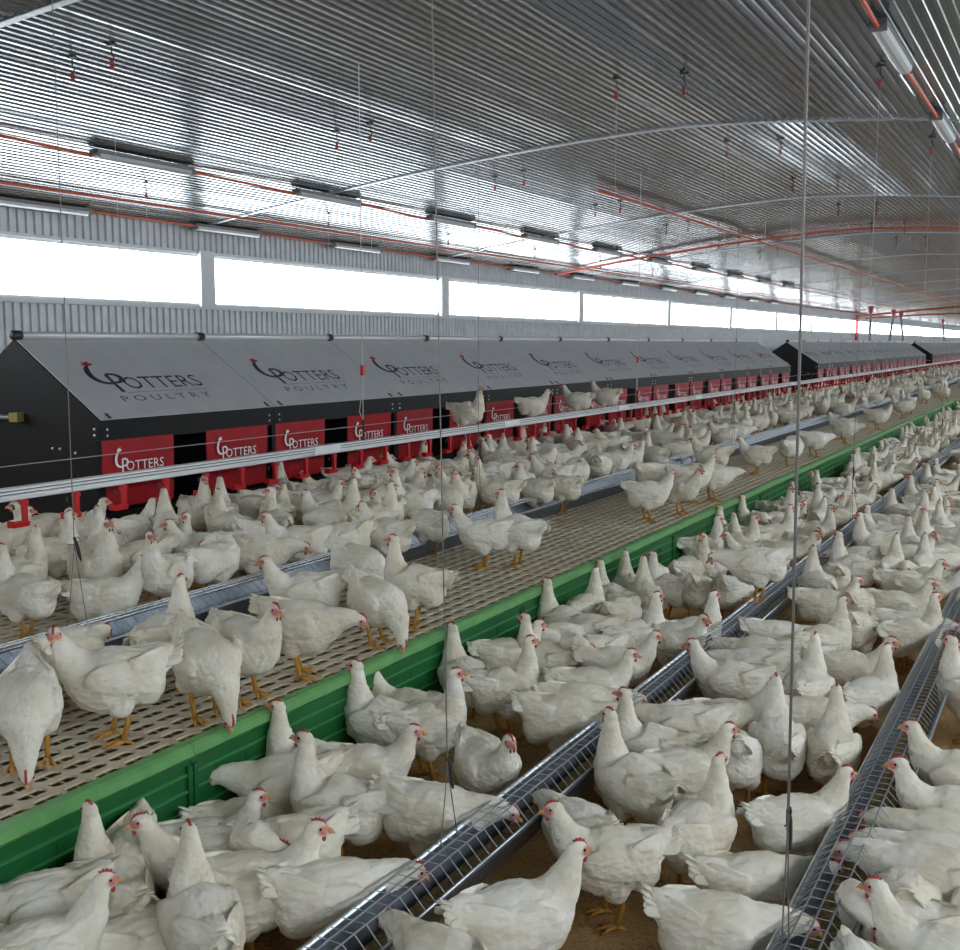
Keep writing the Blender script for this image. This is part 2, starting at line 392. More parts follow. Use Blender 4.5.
def emblem():
    """big P with a rooster-neck curl, in a box about 1 wide and 2.2 high; baseline of the small letters at y 0.2"""
    out = []
    stem = ribbon([(0.62, 0.0), (0.60, 0.5), (0.60, 1.18)], [0.13, 0.13, 0.12])
    bowl = bez([(0.60, 1.18), (1.12, 1.32), (1.16, 0.62), (0.64, 0.62)], 10)
    out += [stem, ribbon(bowl, [0.12 + 0.05 * math.sin(PI * i / (len(bowl) - 1)) for i in range(len(bowl))])]
    c = bez([(0.60, 0.60), (0.10, 0.50), (-0.02, 1.10), (0.16, 1.55), (0.22, 1.72), (0.30, 1.80), (0.36, 1.84)], 10)
    out.append(ribbon(c, [0.07 + 0.13 * math.sin(PI * min(1, 0.15 + i / (len(c) - 1))) for i in range(len(c))]))
    comb = [([(0.30, 1.78), (0.12, 1.86), (0.24, 1.94), (0.20, 2.08), (0.34, 2.02), (0.44, 2.14), (0.46, 1.98), (0.58, 1.92), (0.44, 1.80)], [(0, 1, 2), (0, 2, 8), (2, 3, 4), (2, 4, 8), (4, 5, 6), (4, 6, 8), (6, 7, 8)])]
    return out, comb
T1 = text_data('OTTERS', 1.0, 1.02); T2 = text_data('POULTRY', 1.0, 1.55)
EMB, COMB = emblem()
def place(parts, sx, sy, ox, oy):
    mb = MB()
    for v, f in parts: mb.add([(ox + p[0] * sx, oy + p[1] * sy, 0) for p in v], f)
    return mb
def flat_mesh(mb, name, m):
    me = bpy.data.meshes.new(name); me.from_pydata([(0.0, v[0], v[1]) for v in mb.v], [], mb.f); me.materials.append(m); return me
def roof_logo():                                            # local: Y along the barn, Z up the slope
    a = place(EMB, 0.25, 0.172, 0.265, 0.272); a2 = MB(); v, f = fit(T1, 0.50, 1.22, 0.30, 0.44); a.add([(p[0], p[1], 0) for p in v], f)
    c = place(COMB, 0.25, 0.172, 0.265, 0.272)
    v, f = fit(T2, 0.34, 1.18, 0.165, 0.228); b = MB().add([(p[0], p[1], 0) for p in v], f)
    r = MB().add([(0.44, 0.262, 0), (1.24, 0.262, 0), (1.24, 0.266, 0), (0.44, 0.266, 0)], [(0, 1, 2, 3)])
    return [('lettering', flat_mesh(a, 'lettering', M['navy_print'])), ('lettering', flat_mesh(b, 'lettering', M['grey_print'])),
            ('logo_comb', flat_mesh(c, 'logo_comb', M['red_print'])), ('underline', flat_mesh(r, 'underline', M['grey_print']))]
def curtain_logo():
    a = place(EMB + COMB, 0.105, 0.082, 0.10, 0.225); v, f = fit(T1, 0.195, 0.525, 0.243, 0.305); a.add([(p[0], p[1], 0) for p in v], f)
    return flat_mesh(a, 'lettering', M['white_print'])
RLOGO, CLOGO = roof_logo(), curtain_logo()

# ---------------------------------------------------------------- nest houses
XN, XRG, ZE, ZR = -5.40, -6.155, 1.20, 1.708
UNIT = 1.715
SL = math.hypot(XRG - XN, ZR - ZE); ANG = math.atan2(ZR - ZE, XN - XRG)
def curtain_mesh(wd):
    mb = MB(); nx2, nz = 10, 6; H = 0.44; vs = []
    for j in range(nz + 1):
        for i in range(nx2 + 1):
            u = i / nx2; t = j / nz
            vs.append((0.010 * t * math.sin(u * 9.0 + wd * 40) * (0.3 + t) - 0.02 * t * t, u * wd, -t * H))
    fs = [(j * (nx2 + 1) + i, j * (nx2 + 1) + i + 1, (j + 1) * (nx2 + 1) + i + 1, (j + 1) * (nx2 + 1) + i) for j in range(nz) for i in range(nx2)]
    n = len(vs); vs2 = vs + [(x - 0.004, y, z) for x, y, z in vs]
    mb.add(vs2, fs + [tuple(i + n for i in reversed(f)) for f in fs]); return mb.mesh('curtain', M['red'], True)
CUR = [curtain_mesh(0.63), curtain_mesh(0.67)]
tr = MB(); vs = [(0, 0.004, 0), (0, UNIT - 0.004, 0), (0, UNIT - 0.004, SL + 0.01), (0, 0.004, SL + 0.01)]
RP = MB().add([(x, y, z) for x in (0.008, 0.0) for _, y, z in vs], [(0, 1, 2, 3), (7, 6, 5, 4), (0, 4, 5, 1), (1, 5, 6, 2), (2, 6, 7, 3), (3, 7, 4, 0)]).mesh('roof_panel', M['roof'])
HG = MB().box(0.009, 0.016, -0.008, 0.008, 0.0, 0.05)
HINGE = HG.mesh('hinge', M['clip'])
SCREW = MB().ball((0.004, 0, 0), 0.008, 6, 4).mesh('screw', M['white_pipe'])
TUBE = MB().tube([(0, 0.03, 0), (0, UNIT - 0.03, 0)], 0.026, 10).mesh('ridge_tube', M['tube'], True)
COLL = MB().tube([(0, -0.03, 0), (0, 0.03, 0)], 0.033, 10).mesh('tube_collar', M['clip'], True)
DIV = MB().box(-0.03, 0.004, -0.033, 0.033, 0.40, 1.07).mesh('post', M['black'])
def nest_house(y, n, label):
    L = n * UNIT
    root = tag(link('nest_house', None, None, (0, y, 0)), label, 'nest box', 'nest houses along the platform')
    prof = [(XN, ZS + 0.02), (XN, ZE - 0.006), (XRG, ZR - 0.006), (2 * XRG - XN, ZE - 0.006), (2 * XRG - XN, ZS + 0.02)]
    for yy in (0.0, L - 0.03):
        e = link('end_panel', MB().extrude_y(prof, yy, yy + 0.03).mesh('end_panel', M['black']), root)
        if yy == 0:
            bolt = MB().ball((0, 0, 0), 0.010, 6, 4).mesh('bolt', M['galv'])
            for bx, bz in ((-5.44, 1.14), (-5.44, 1.10), (-5.62, 0.98), (-5.76, 1.00), (-5.83, 1.0)): link('bolt', bolt, e, (bx, -0.002, bz))
            sh = MB().tube([(-6.70, -0.03, 1.19), (-6.15, -0.03, 1.195)], 0.020, 8)
            link('drive_shaft', sh.mesh('drive_shaft', M['galv'], True), e)
            link('shaft_bracket', MB().box(-6.17, -6.09, -0.055, 0, 1.165, 1.225).mesh('shaft_bracket', M['brass']), e)
    link('back_roof', MB().extrude_y([(XRG, ZR), (2 * XRG - XN - 0.02, ZE - 0.015), (2 * XRG - XN - 0.02, ZE - 0.03), (XRG, ZR - 0.015)], 0, L).mesh('back_roof', M['roof']), root)
    link('back_wall', MB().box(2 * XRG - XN, 2 * XRG - XN + 0.02, 0, L, ZS, ZE - 0.03).mesh('back_wall', M['black']), root)
    link('inner_floor', MB().box(2 * XRG - XN, XN - 0.03, 0.03, L - 0.03, ZS + 0.10, ZS + 0.14).mesh('inner_floor', M['black']), root)
    link('inner_wall', MB().box(XN - 0.45, XN - 0.43, 0.03, L - 0.03, ZS + 0.14, 1.38).mesh('inner_wall', M['black']), root)
    link('front_board', MB().box(XN - 0.03, XN, 0.03, L - 0.03, ZS + 0.02, 0.60).mesh('front_board', M['black']), root)
    for i in range(n):
        yu = i * UNIT
        rp = link('roof_panel', RP, root, (XN + 0.01, yu, ZE - 0.004)); rp.rotation_euler = (0, -(PI / 2 - ANG), 0)
        for nm, me in RLOGO:
            lo = link(nm, me, rp, (0.0088, 0, 0)); lo['label'] = 'printed logo reading Potters Poultry'
        for hy in (0.08, UNIT - 0.08): link('hinge', HINGE, rp, (0, hy, 0))
        fa = link('fascia_board', MB().box(XN - 0.02, XN + 0.002, 0.002, UNIT - 0.002, 1.055, ZE - 0.005).mesh('fascia_board', M['black']) if i == 0 else nest_house.f, root, (0, yu, 0))
        nest_house.f = fa.data
        for hy in (0.06, UNIT - 0.06):
            for hz in (1.095, 1.135): link('screw', SCREW, fa, (XN, hy, hz))
        link('post', DIV, root, (XN, yu, 0))
        tb = link('ridge_tube', TUBE, root, (XRG + 0.03, yu, ZR + 0.022)); link('tube_collar', COLL, tb)
        for c, yc in ((0, 0.035), (1, 0.985)):
            cu = link('curtain', CUR[c], root, (XN + 0.008, yu + yc - 0.03, 1.065))
            lo = link('lettering', CLOGO, cu, (0.012, -0.005, -0.449)); lo['label'] = 'white printed logo reading Potters'
    return root
nest_house(4.93, 11, 'long nest house, nearest the camera, grey roof panels and red curtains')
nest_house(26.6, 12, 'second nest house down the row with grey roof and red curtains')
nest_house(49.5, 12, 'third and farthest nest house in the row, at the right picture edge')

# ---------------------------------------------------------------- drinker line
XD, ZD = -4.86, 0.884
dr = tag(link('drinker_line', None, None, (XD, 0, 0)), 'white drinker rail with red drip cups hung above the slats', 'drinker line')
mb = MB(); mb.box(-0.028, 0.012, 0, 2.99, 0.001, 0.044, 1)
for z in (0.0, 0.018, 0.036): mb.box(-0.03, 0.032, 0, 2.99, z, z + 0.010)
rail_me = mb.mesh('rail', [M['white_pipe'], M['rail_gap_shade']])
pipe_me = MB().tube([(0.004, 0, -0.011), (0.004, 2.99, -0.011)], 0.011, 8).mesh('water_pipe', M['white_pipe'], True)
sleeve_me = MB().box(-0.036, 0.036, -0.16, 0.16, -0.006, 0.050).mesh('rail_joint', M['white_pipe'])
cup = MB()
cup.box(-0.012, 0.012, -0.012, 0.012, -0.13, -0.005); cup.box(-0.016, 0.016, -0.020, 0.016, -0.030, -0.006)
cup.extrude_y([(-0.022, -0.145), (0.022, -0.145), (0.026, -0.118), (0.018, -0.118), (0.014, -0.132), (-0.014, -0.132), (-0.018, -0.118), (-0.026, -0.118)], -0.090, 0.012)
cup.box(-0.024, 0.024, -0.093, -0.087, -0.14, -0.108)
cup_me = cup.mesh('drip_cup', M['red_plastic'])
nip_me = MB().tube([(0.004, -0.07, -0.05), (0.004, -0.07, -0.026)], 0.007, 6).mesh('nipple', M['clip'])
for j in range(23):
    y = 0.55 + j * 3.0
    r = link('rail', rail_me, dr, (0, y, ZD)); link('water_pipe', pipe_me, r); link('rail_joint', sleeve_me, r, (0, 0, 0))
for j in range(196):
    c = link('drip_cup', cup_me, dr, (0.004, 0.80 + j * 0.345, ZD - 0.02))
    if j < 60: link('nipple', nip_me, c)
link('perch_wire', MB().tube([(-0.0, 0.6, 1.045), (0.0, 69, 1.045)], 0.0025, 5).mesh('perch_wire', M['wire']), dr)

def arch_pt(x, y): return Vector((x, y, arch(x) - 0.02))
for i, (y, tx) in enumerate(((7.06, 0), (13.1, 0), (19.2, 0), (25.2, 0), (31.3, 0))):
    t = tag(link('drinker_hanger', None, None, (XD, y, ZD + 0.047)), ['cord with red clip holding up the drinker rail, %s' % q for q in ('nearest to the camera', 'second from the camera', 'third from the camera', 'fourth from the camera', 'fifth from the camera')][i], 'hanger', 'drinker rail hangers')
    link('cord', MB().tube([(0, 0, 0), (0, 0, arch(XD) - ZD - 0.08)], 0.004, 5).mesh('cord', M['cord']), t)
    link('hanger_rod', MB().tube([(0, 0, 0), (0, 0, 0.16)], 0.010, 6).mesh('hanger_rod', M['clip']), t)
    link('clip', MB().box(-0.012, 0.012, -0.015, 0.015, 0.50, 0.58).mesh('clip', M['red_plastic']), t)
    link('loop_cord', MB().tube([(0, 0, 0.5), (0, -0.03, 0.3), (0, -0.05, 0.22), (0, 0, 0.16)], 0.004, 5).mesh('loop_cord', M['cord']), t)

# ---------------------------------------------------------------- feed troughs with wire grills
def trough_meshes(L, zt, depth, wtop=0.155, wbot=0.085, step=0.05):
    t = MB(); a, b = wtop / 2, wbot / 2; zb = zt - depth
    t.extrude_y([(-a - 0.012, zt - 0.008), (-a - 0.010, zt), (-a, zt), (-b, zb + 0.003), (b, zb + 0.003), (a, zt), (a + 0.010, zt), (a + 0.012, zt - 0.008), (a, zt - 0.006), (b + 0.003, zb), (-b - 0.003, zb), (-a, zt - 0.006)], 0.003, L - 0.003)
    t.tube([(-a - 0.006, 0, zt), (-a - 0.006, L, zt)], 0.0085, 8, 1); t.tube([(a + 0.006, 0, zt), (a + 0.006, L, zt)], 0.004, 8, 1)
    t.box(-a - 0.016, -a - 0.004, 0, 0.10, zb + 0.03, zt + 0.003); t.box(a + 0.002, a + 0.010, 0, 0.10, zb + 0.03, zt - 0.004)
    f = MB(); f.box(-b + 0.002, b - 0.002, 0.004, L - 0.004, zb + 0.004, zb + 0.020)
    g = MB(); hr = 0.050; wr = 0.036; n = int(L / step)
    for i in range(n):
        y = (i + 0.5) * step
        g.tube([(a + 0.006, y, zt), (wr, y, zt + hr), (-wr, y, zt + hr), (-a - 0.006, y + step * 0.5, zt + 0.004)], 0.0016, 4)
        g.tube([(-wr, y, zt + hr), (-a - 0.006, y - step * 0.5, zt + 0.004)], 0.0016, 4)
    for x, z in ((wr, zt + hr), (-wr, zt + hr), (0, zt + hr + 0.002)): g.tube([(x, 0, z), (x, L, z)], 0.0028, 5)
    return t.mesh('trough', [M['trough'], M['galv']]), f.mesh('feed', M['feed']), g.mesh('wire_grill', M['wire'])
def feeder(name, x, ya, n, L, zt, depth, label, support, **kw):
    root = tag(link(name, None, None, (x, ya, 0)), label, 'feeder')
    tm, fm, gm = trough_meshes(L, zt, depth, **kw)
    for i in range(n):
        o = link('trough', tm, root, (0, i * L, 0)); fo = link('feed', fm, o); link('wire_grill', gm, o)
    lg = MB()
    for i in range(n):
        for s in (-1, 1): lg.tube([(s * 0.05, i * L + 0.5, zt - depth * 0.6), (s * 0.075, i * L + 0.5, support)], 0.007, 6)
        lg.box(-0.07, 0.07, i * L + 0.48, i * L + 0.52, zt - depth - 0.008, zt - depth)
    link('support_leg', lg.mesh('support_leg', M['galv']), root)
    return root
XF1, XF2, XF0 = -1.475, -0.49, -3.43
feeder('feed_trough', XF1, 0.6, 18, 3.0, 0.235, 0.10, 'long galvanised feed trough with wire grill running down the middle of the litter', 0.0)
feeder('feed_trough', XF2, 0.6, 18, 3.0, 0.235, 0.10, 'galvanised feed trough with wire grill near the right picture edge', 0.0)
feeder('feed_trough', XF0, 0.6, 22, 3.0, 0.515, 0.095, 'galvanised feed trough with wire grill standing on the beige slats', ZS + 0.003, wtop=0.20, wbot=0.13)

# suspension wires with tension clip and bridle
def susp(name, x, y, zt, ztop_y, zclip, label, rr=0.0020):
    t = tag(link(name, None, None, (x, y, zt)), label, 'wire', 'trough suspension wires')
    top = Vector((0, ztop_y - y, arch(x) - 0.02 - zt)); cl = Vector((0, top.y * (zclip - zt) / top.z, zclip - zt))
    link('rope', MB().tube([cl, top], rr, 6).mesh('rope', M['dark_wire']), t)
    b = MB(); b.tube([cl, (0, -0.045, 0.015), (-0.01, -0.045, -0.006)], 0.0018, 5); b.tube([cl, (0, 0.045, 0.015), (0.01, 0.045, -0.006)], 0.0018, 5)
    link('bridle', b.mesh('bridle', M['dark_wire']), t)
    k = MB(); k.loft([cl + Vector((0, 0, 0.03)), cl + Vector((0, 0.012, 0.0)), cl + Vector((0, 0.022, -0.045)), cl + Vector((0, 0.030, -0.07))], [(0.005, 0.005), (0.008, 0.007), (0.008, 0.006), (0.003, 0.003)], 8)
    k.tube([cl + Vector((0, -0.03, 0.005)), cl + Vector((0, 0, 0.0)), cl + Vector((0, 0.03, 0.012)), cl + Vector((0, 0.02, 0.028)), cl + Vector((0, 0, 0.02))], 0.0018, 5)
    link('tension_clip', k.mesh('tension_clip', M['clip']), t)
def y_on(px, py, x): return at_x(px, py, x).y
def add_susp(x, zt, px0, py0, pxtop, pytop, pxc, pyc, label, rr=0.0020):
    P = at_x(px0, py0, x); Q = at_x(pxtop, pytop, x); R = at_x(pxc, pyc, x)
    dy = (Q.y - P.y) / (Q.z - P.z) * (arch(x) - P.z)
    susp('suspension_wire', x, P.y, zt, P.y + dy, R.z, label, rr)
add_susp(XF1, 0.29, 449, 838, 432, 0, 447.5, 768, 'dark suspension wire with clip holding the middle trough, centre of the picture')
add_susp(XF2, 0.29, 786, 925, 809, 0, 796, 810, 'thick dark suspension wire with clip holding the trough near the right edge', 0.0030)
add_susp(XF0, 0.57, 77, 610, 52, 0, 73, 545, 'suspension wire with clip holding the trough on the slats, far left')
for i, (x, zt, y, nm) in enumerate(((XF1, 0.29, 8.7, 'middle trough, second from the camera'), (XF1, 0.29, 14.9, 'middle trough, third from the camera'), (XF2, 0.29, 8.1, 'right trough, second from the camera'), (XF0, 0.57, 6.3, 'slat trough, second from the camera'), (XF0, 0.57, 12.4, 'slat trough, third from the camera'), (XF0, 0.57, 18.6, 'slat trough, fourth from the camera'))):
    susp('suspension_wire', x, y, zt, y, zt + 0.42, 'thin suspension wire of the ' + nm)

# ---------------------------------------------------------------- ceiling services
def conduit(name, x, y0, y1, label, r=0.016, sag=0.03):
    pts = []; n = int((y1 - y0) / 0.75)
    for i in range(n + 1):
        y = y0 + (y1 - y0) * i / n; pts.append((x + 0.012 * math.sin(y * 1.3), y, arch(x) - 0.045 - sag * abs(math.sin(y * PI / 3.0))))
    tag(link(name, MB().tube(pts, r, 6).mesh(name, M['orange'], True)), label, 'conduit', 'orange ceiling conduits')
conduit('ceiling_conduit', -8.02, 2.0, 60, 'orange conduit along the ceiling linking the dark lamp boxes')
conduit('ceiling_conduit', -9.27, 2.0, 60, 'orange conduit along the ceiling close above the windows', sag=0.012)
conduit('ceiling_conduit', -9.83, 2.0, 60, 'orange conduit at the ceiling edge linking the lamps above the windows', 0.013, 0.01)
conduit('ceiling_conduit', -1.21, 1.0, 60, 'orange conduit linking the lamps at the upper right corner')
conduit('ceiling_conduit', -5.65, 13.7, 60, 'orange conduit starting mid ceiling and running towards the far end', 0.02, 0.02)
mb = MB()
mb.tube([(XL + 0.1 + i * 0.32, 21.6 + 0.02 * math.sin(i), arch(XL + 0.1 + i * 0.32) - 0.06) for i in range(40)], 0.022, 6)
tag(link('cross_conduit', mb.mesh('cross_conduit', M['orange'], True)), 'orange conduit crossing the ceiling from wall to wall', 'conduit', 'orange ceiling conduits')

lamp_b = MB(); lamp_b.extrude_y([(-0.055, 0.0), (0.055, 0.0), (0.05, -0.035), (-0.05, -0.035)], 0, 1.25)
lamp_b = lamp_b.mesh('housing', M['lamp_body'])
lamp_d = MB(); lamp_d.extrude_y([(-0.05, -0.035), (0.05, -0.035), (0.04, -0.065), (0.015, -0.078), (-0.015, -0.078), (-0.04, -0.065)], 0.03, 1.22)
lamp_d = lamp_d.mesh('diffuser', M['lamp'])
cap_me = MB().box(-0.056, 0.056, 0, 0.03, -0.07, 0.002)
cap_me = cap_me.mesh('end_cap', M['lamp_body'])
ordn = lambda n: '%d%s' % (n, 'th' if 10 < n % 100 < 14 else {1: 'st', 2: 'nd', 3: 'rd'}.get(n % 10, 'th'))
for x, y0, dy, n, nm in ((-9.83, 7.7, 2.92, 12, 'row above the windows'), (-7.98, 7.35, 2.95, 10, 'row a little out from the windows'), (-1.21, 7.35, 3.1, 8, 'row at the upper right')):
    for i in range(n):
        t = tag(link('ceiling_lamp', None, None, (x, y0 + i * dy, arch(x) - 0.03)), 'strip ceiling lamp in the %s, %s from the camera' % (nm, ordn(i + 1)), 'lamp', 'strip lamps in the ' + nm)
        link('housing', lamp_b, t); link('diffuser', lamp_d, t); link('end_cap', cap_me, t); link('end_cap', cap_me, t, (0, 1.22, 0))
hook_b = MB(); hook_b.box(-0.035, 0.035, -0.010, 0.010, -0.012, 0.0); hook_b.tube([(0, 0, -0.02), (0, 0, -0.07)], 0.006, 6)
hook_b.tube([(0, 0, -0.07), (0.02, 0, -0.09), (0.0, 0, -0.115), (-0.02, 0, -0.10)], 0.006, 6); hook_b = hook_b.mesh('hook', M['clip'])
pul = MB().tube([(-0.007, 0, -0.14), (0.007, 0, -0.14)], 0.018, 10); pul.box(-0.009, 0.009, -0.010, 0.010, -0.17, -0.11); pul = pul.mesh('pulley', M['steel_red'])
hi = {}
for y in (5.6, 8.7, 11.9, 15.0, 18.1, 21.2, 24.3):
    for x, nm in ((-8.7, 'row near the window wall'), (-6.25, 'left row above the nests'), (-5.87, 'right row above the nests'), (-3.45, 'left of the two ridge rows'), (-2.88, 'right of the two ridge rows'), (-1.40, 'row beside the right lamps')):
        a = to_px((x, y, arch(x)))
        if a[1] < -20 or a[0] > 990: continue
        hi[nm] = hi.get(nm, 0) + 1
        t = tag(link('ceiling_hook', None, None, (x, y, arch(x) - 0.01)), 'small ceiling hook with red pulley, %s, %s from the camera' % (nm, ordn(hi[nm])), 'hook', 'ceiling hooks with pulleys')
        link('hook', hook_b, t); link('pulley', pul, t)
        if x in (-8.7, -5.87, -3.45, -1.40): link('line', MB().tube([(0, 0, -0.2), (0, 0, -(arch(x) - 2.0))], 0.0022, 4).mesh('line', M['cord']), t)

# red steel frame and drop tubes far down the barn
fr = tag(link('steel_frame', None, None, (XL + 0.15, 57.5, 0)), 'red steel post and cross pipes far down the barn', 'frame')
link('post', MB().box(-0.06, 0.06, -0.06, 0.06, 0, 3.08).mesh('post', M['steel_red']), fr)
link('cross_pipe', MB().tube([(0, 0, 3.0), (3.0, 0.0, 3.28), (6.2, 0, 3.52), (12.4, 0, 3.0)], 0.05, 8).mesh('cross_pipe', M['steel_red']), fr)
link('cross_pipe', MB().tube([(0, 2.5, 2.95), (3.0, 2.5, 3.12), (9.0, 2.5, 3.2)], 0.04, 8).mesh('cross_pipe', M['steel_red']), fr)
for i, (px, dx) in enumerate(((870.5, 0), (890, 0.12), (904, -0.12), (945, -0.1))):
    y = 30.5 + i * 4.6; P = at_x(px, 335, -6.1); y = min(P.y, 70)
    t = tag(link('drop_tube', None, None, (XRG + 0.03, y, ZR + 0.050)), 'dark feed drop tube with red collar above the far nests, %s from the left' % ordn(i + 1), 'tube', 'feed drop tubes')
    link('tube', MB().tube([(0, 0, 0.0), (dx, 0, 0.92)], 0.045, 8).mesh('tube', M['lamp_body']), t)
    link('collar', MB().loft([(dx, 0, 0.90), (dx, 0, 1.12)], [0.05, 0.095], 8).mesh('collar', M['steel_red']), t)
#HENS
# ---------------------------------------------------------------- hens
def smooth01(a, b, x):
    t = max(0.0, min(1.0, (x - a) / (b - a))); return t * t * (3 - 2 * t)
XC = 0.86
BODY = [(-0.215, 0.268, 0.014, 0.016), (-0.185, 0.262, 0.042, 0.036), (-0.14, 0.243, 0.072, 0.066), (-0.085, 0.226, 0.096, 0.092),
        (-0.02, 0.214, 0.108, 0.108), (0.045, 0.212, 0.106, 0.112), (0.095, 0.222, 0.092, 0.102)]
# pose: neck points (x, y, z, radius), head (x, y, z), head yaw, head pitch down, body tilt nose down, legs, body drop
POSE = {
    'U': ([(0.125, 0, 0.262, 0.076), (0.142, 0, 0.312, 0.056), (0.148, 0, 0.355, 0.041), (0.152, 0, 0.392, 0.032)], (0.160, 0, 0.420), 0, 0, -6, 1, 0),
    'M': ([(0.135, 0, 0.252, 0.076), (0.168, 0, 0.292, 0.056), (0.188, 0, 0.328, 0.042), (0.200, 0, 0.356, 0.033)], (0.213, 0, 0.378), 0, 6, 0, 1, 0),
    'F': ([(0.142, 0, 0.238, 0.076), (0.192, 0, 0.256, 0.055), (0.235, 0, 0.268, 0.041), (0.262, 0, 0.272, 0.034)], (0.288, 0, 0.268), 0, 28, 4, 1, 0),
    'D': ([(0.142, 0, 0.215, 0.078), (0.185, 0, 0.185, 0.058), (0.212, 0, 0.148, 0.043), (0.226, 0, 0.118, 0.034)], (0.236, 0, 0.090), 0, 62, 14, 1, 0),
    'P': ([(0.130, 0, 0.262, 0.076), (0.150, 0.035, 0.308, 0.055), (0.130, 0.085, 0.322, 0.042), (0.095, 0.112, 0.308, 0.034)], (0.070, 0.120, 0.288), 155, 30, 0, 1, 0),
}
POSE['UL'] = (POSE['U'][0], POSE['U'][1], 75, 4, -6, 1, 0); POSE['UR'] = (POSE['U'][0], POSE['U'][1], -75, 4, -6, 1, 0)
POSE['ML'] = (POSE['M'][0], POSE['M'][1], 85, 8, 0, 1, 0); POSE['MR'] = (POSE['M'][0], POSE['M'][1], -85, 8, 0, 1, 0)
POSE['SU'] = (POSE['U'][0], POSE['U'][1], -70, 2, -4, 0, 0.088); POSE['SM'] = (POSE['M'][0], POSE['M'][1], 0, 4, 0, 0, 0.088); POSE['SF'] = (POSE['F'][0], POSE['F'][1], 0, 20, 2, 0, 0.088)

def hen_shell(pose, legs_only=False):
    neck, head, yaw, pitch, tilt, legs, drop = POSE[pose]
    mb = MB()
    pts = [(x, 0, z) for x, z, _, _ in BODY] + [(x, y, z) for x, y, z, _ in neck] + [head]
    rad = [(a, b) for _, _, a, b in BODY] + [(r * 0.92, r) for _, _, _, r in neck] + [(0.022, 0.022)]
    mb.loft(pts, rad, 16)
    HM = Matrix.Translation(head) @ Matrix.Rotation(math.radians(yaw), 4, 'Z') @ Matrix.Rotation(math.radians(pitch), 4, 'Y')
    R3 = HM.to_3x3()
    HS = Matrix.Translation((head[0] * XC, head[1], head[2])) @ R3.to_4x4()
    U3 = Matrix.Diagonal((1 / XC, 1, 1)) @ R3
    mb.ball(HM @ Vector((0.002, 0, 0)), (0.035, 0.0235, 0.0265), 12, 8, 0, U3)
    mb.ball(Vector(head) + U3 @ Vector((0.022, 0, -0.006)), (0.020, 0.016, 0.017), 10, 6, 0, U3)
    for s in (-1, 1):
        rw = Matrix.Rotation(math.radians(-9), 3, 'Y') @ Matrix.Identity(3)
        rw = Matrix.Rotation(math.radians(s * 7), 3, 'Z') @ rw
        mb.ball((-0.022, s * 0.077, 0.222), (0.140, 0.030, 0.066), 14, 8, 0, rw)
        mb.loft([(-0.06, s * 0.072, 0.245), (-0.14, s * 0.048, 0.262), (-0.20, s * 0.022, 0.272)], [(0.028, 0.055), (0.022, 0.040), (0.008, 0.014)], 10)
        mb.ball((-0.012, s * 0.058, 0.150), (0.056, 0.040, 0.056), 10, 7)
    mb.ball((-0.105, 0, 0.196), (0.080, 0.086, 0.084), 14, 8)
    # tail core: a narrow upright wedge
    mb.loft([(-0.13, 0, 0.256), (-0.185, 0, 0.278), (-0.225, 0, 0.292)], [(0.066, 0.056), (0.044, 0.046), (0.018, 0.030)], 12)
    T = Matrix.Translation((-0.02, 0, 0.2 - drop)) @ Matrix.Rotation(math.radians(tilt), 4, 'Y') @ Matrix.Translation((0.02, 0, -0.2))
    S = Matrix.Diagonal((XC, 1.0, 1.0, 1.0))
    mb.v = [tuple(T @ S @ Vector(v)) for v in mb.v]
    return mb, T @ HS, legs
def feather_blades(pose):
    """tail fan and wing tip feathers as thin overlapping blades, same mesh as the body"""
    neck, head, yaw, pitch, tilt, legs, drop = POSE[pose]; mb = MB()
    def blade(p, d, L, wd, side):
        p, d = Vector(p), Vector(d).normalized(); sd = Vector(side)
        mb.loft([p, p + d * L * 0.45, p + d * L * 0.85, p + d * L], [(wd * 0.45, 0.003), (wd * 0.5, 0.003), (wd * 0.42, 0.0025), (wd * 0.12, 0.0012)], 8, 0, True, sd)
    rg = random.Random(hash(pose) % 97 if False else sum(map(ord, pose)))
    for k in range(-4, 5):
        t = k / 4.0
        roll = math.radians(60 * t); up = 0.40 - 0.32 * abs(t) + rg.uniform(-0.03, 0.03)
        blade((-0.145, 0.034 * t, 0.282 - 0.020 * abs(t)), (-1, 0.10 * t, up), 0.115 - 0.018 * abs(t) + rg.uniform(-0.006, 0.006), 0.036, (0.0, math.cos(roll), -math.sin(roll)))
    for s in (-1, 1):
        for k in range(5):
            t = k / 4.0
            blade((-0.035 - 0.008 * k, s * (0.098 - 0.004 * k), 0.190 + 0.024 * k), (-1, -s * (0.36 + 0.14 * t), 0.30 - 0.10 * t), 0.155 - 0.006 * k, 0.030, (0.1, -s * 0.25, 1))
    T = Matrix.Translation((-0.02, 0, 0.2 - drop)) @ Matrix.Rotation(math.radians(tilt), 4, 'Y') @ Matrix.Translation((0.02, 0, -0.2)) @ Matrix.Diagonal((XC, 1.0, 1.0, 1.0))
    mb.v = [tuple(T @ Vector(v)) for v in mb.v]; return mb
def leg_mesh():
    mb = MB()
    for s, dx in ((-1, 0.018), (1, -0.015)):
        y = s * 0.052
        mb.loft([(-0.012 + dx * 0.3, y, 0.135), (-0.018 + dx, y, 0.085), (0.0 + dx, y, 0.016)], [0.013, 0.0095, 0.0095], 7, 1)
        for a, L in ((-28, 0.058), (2, 0.068), (30, 0.058), (178, 0.03)):
            a = math.radians(a); c, sn = math.cos(a), math.sin(a)
            mb.loft([(dx, y, 0.016), (dx + c * L * 0.55, y + sn * L * 0.55, 0.012), (dx + c * L, y + sn * L, 0.004)], [0.0085, 0.0065, 0.003], 6, 1)
    return mb
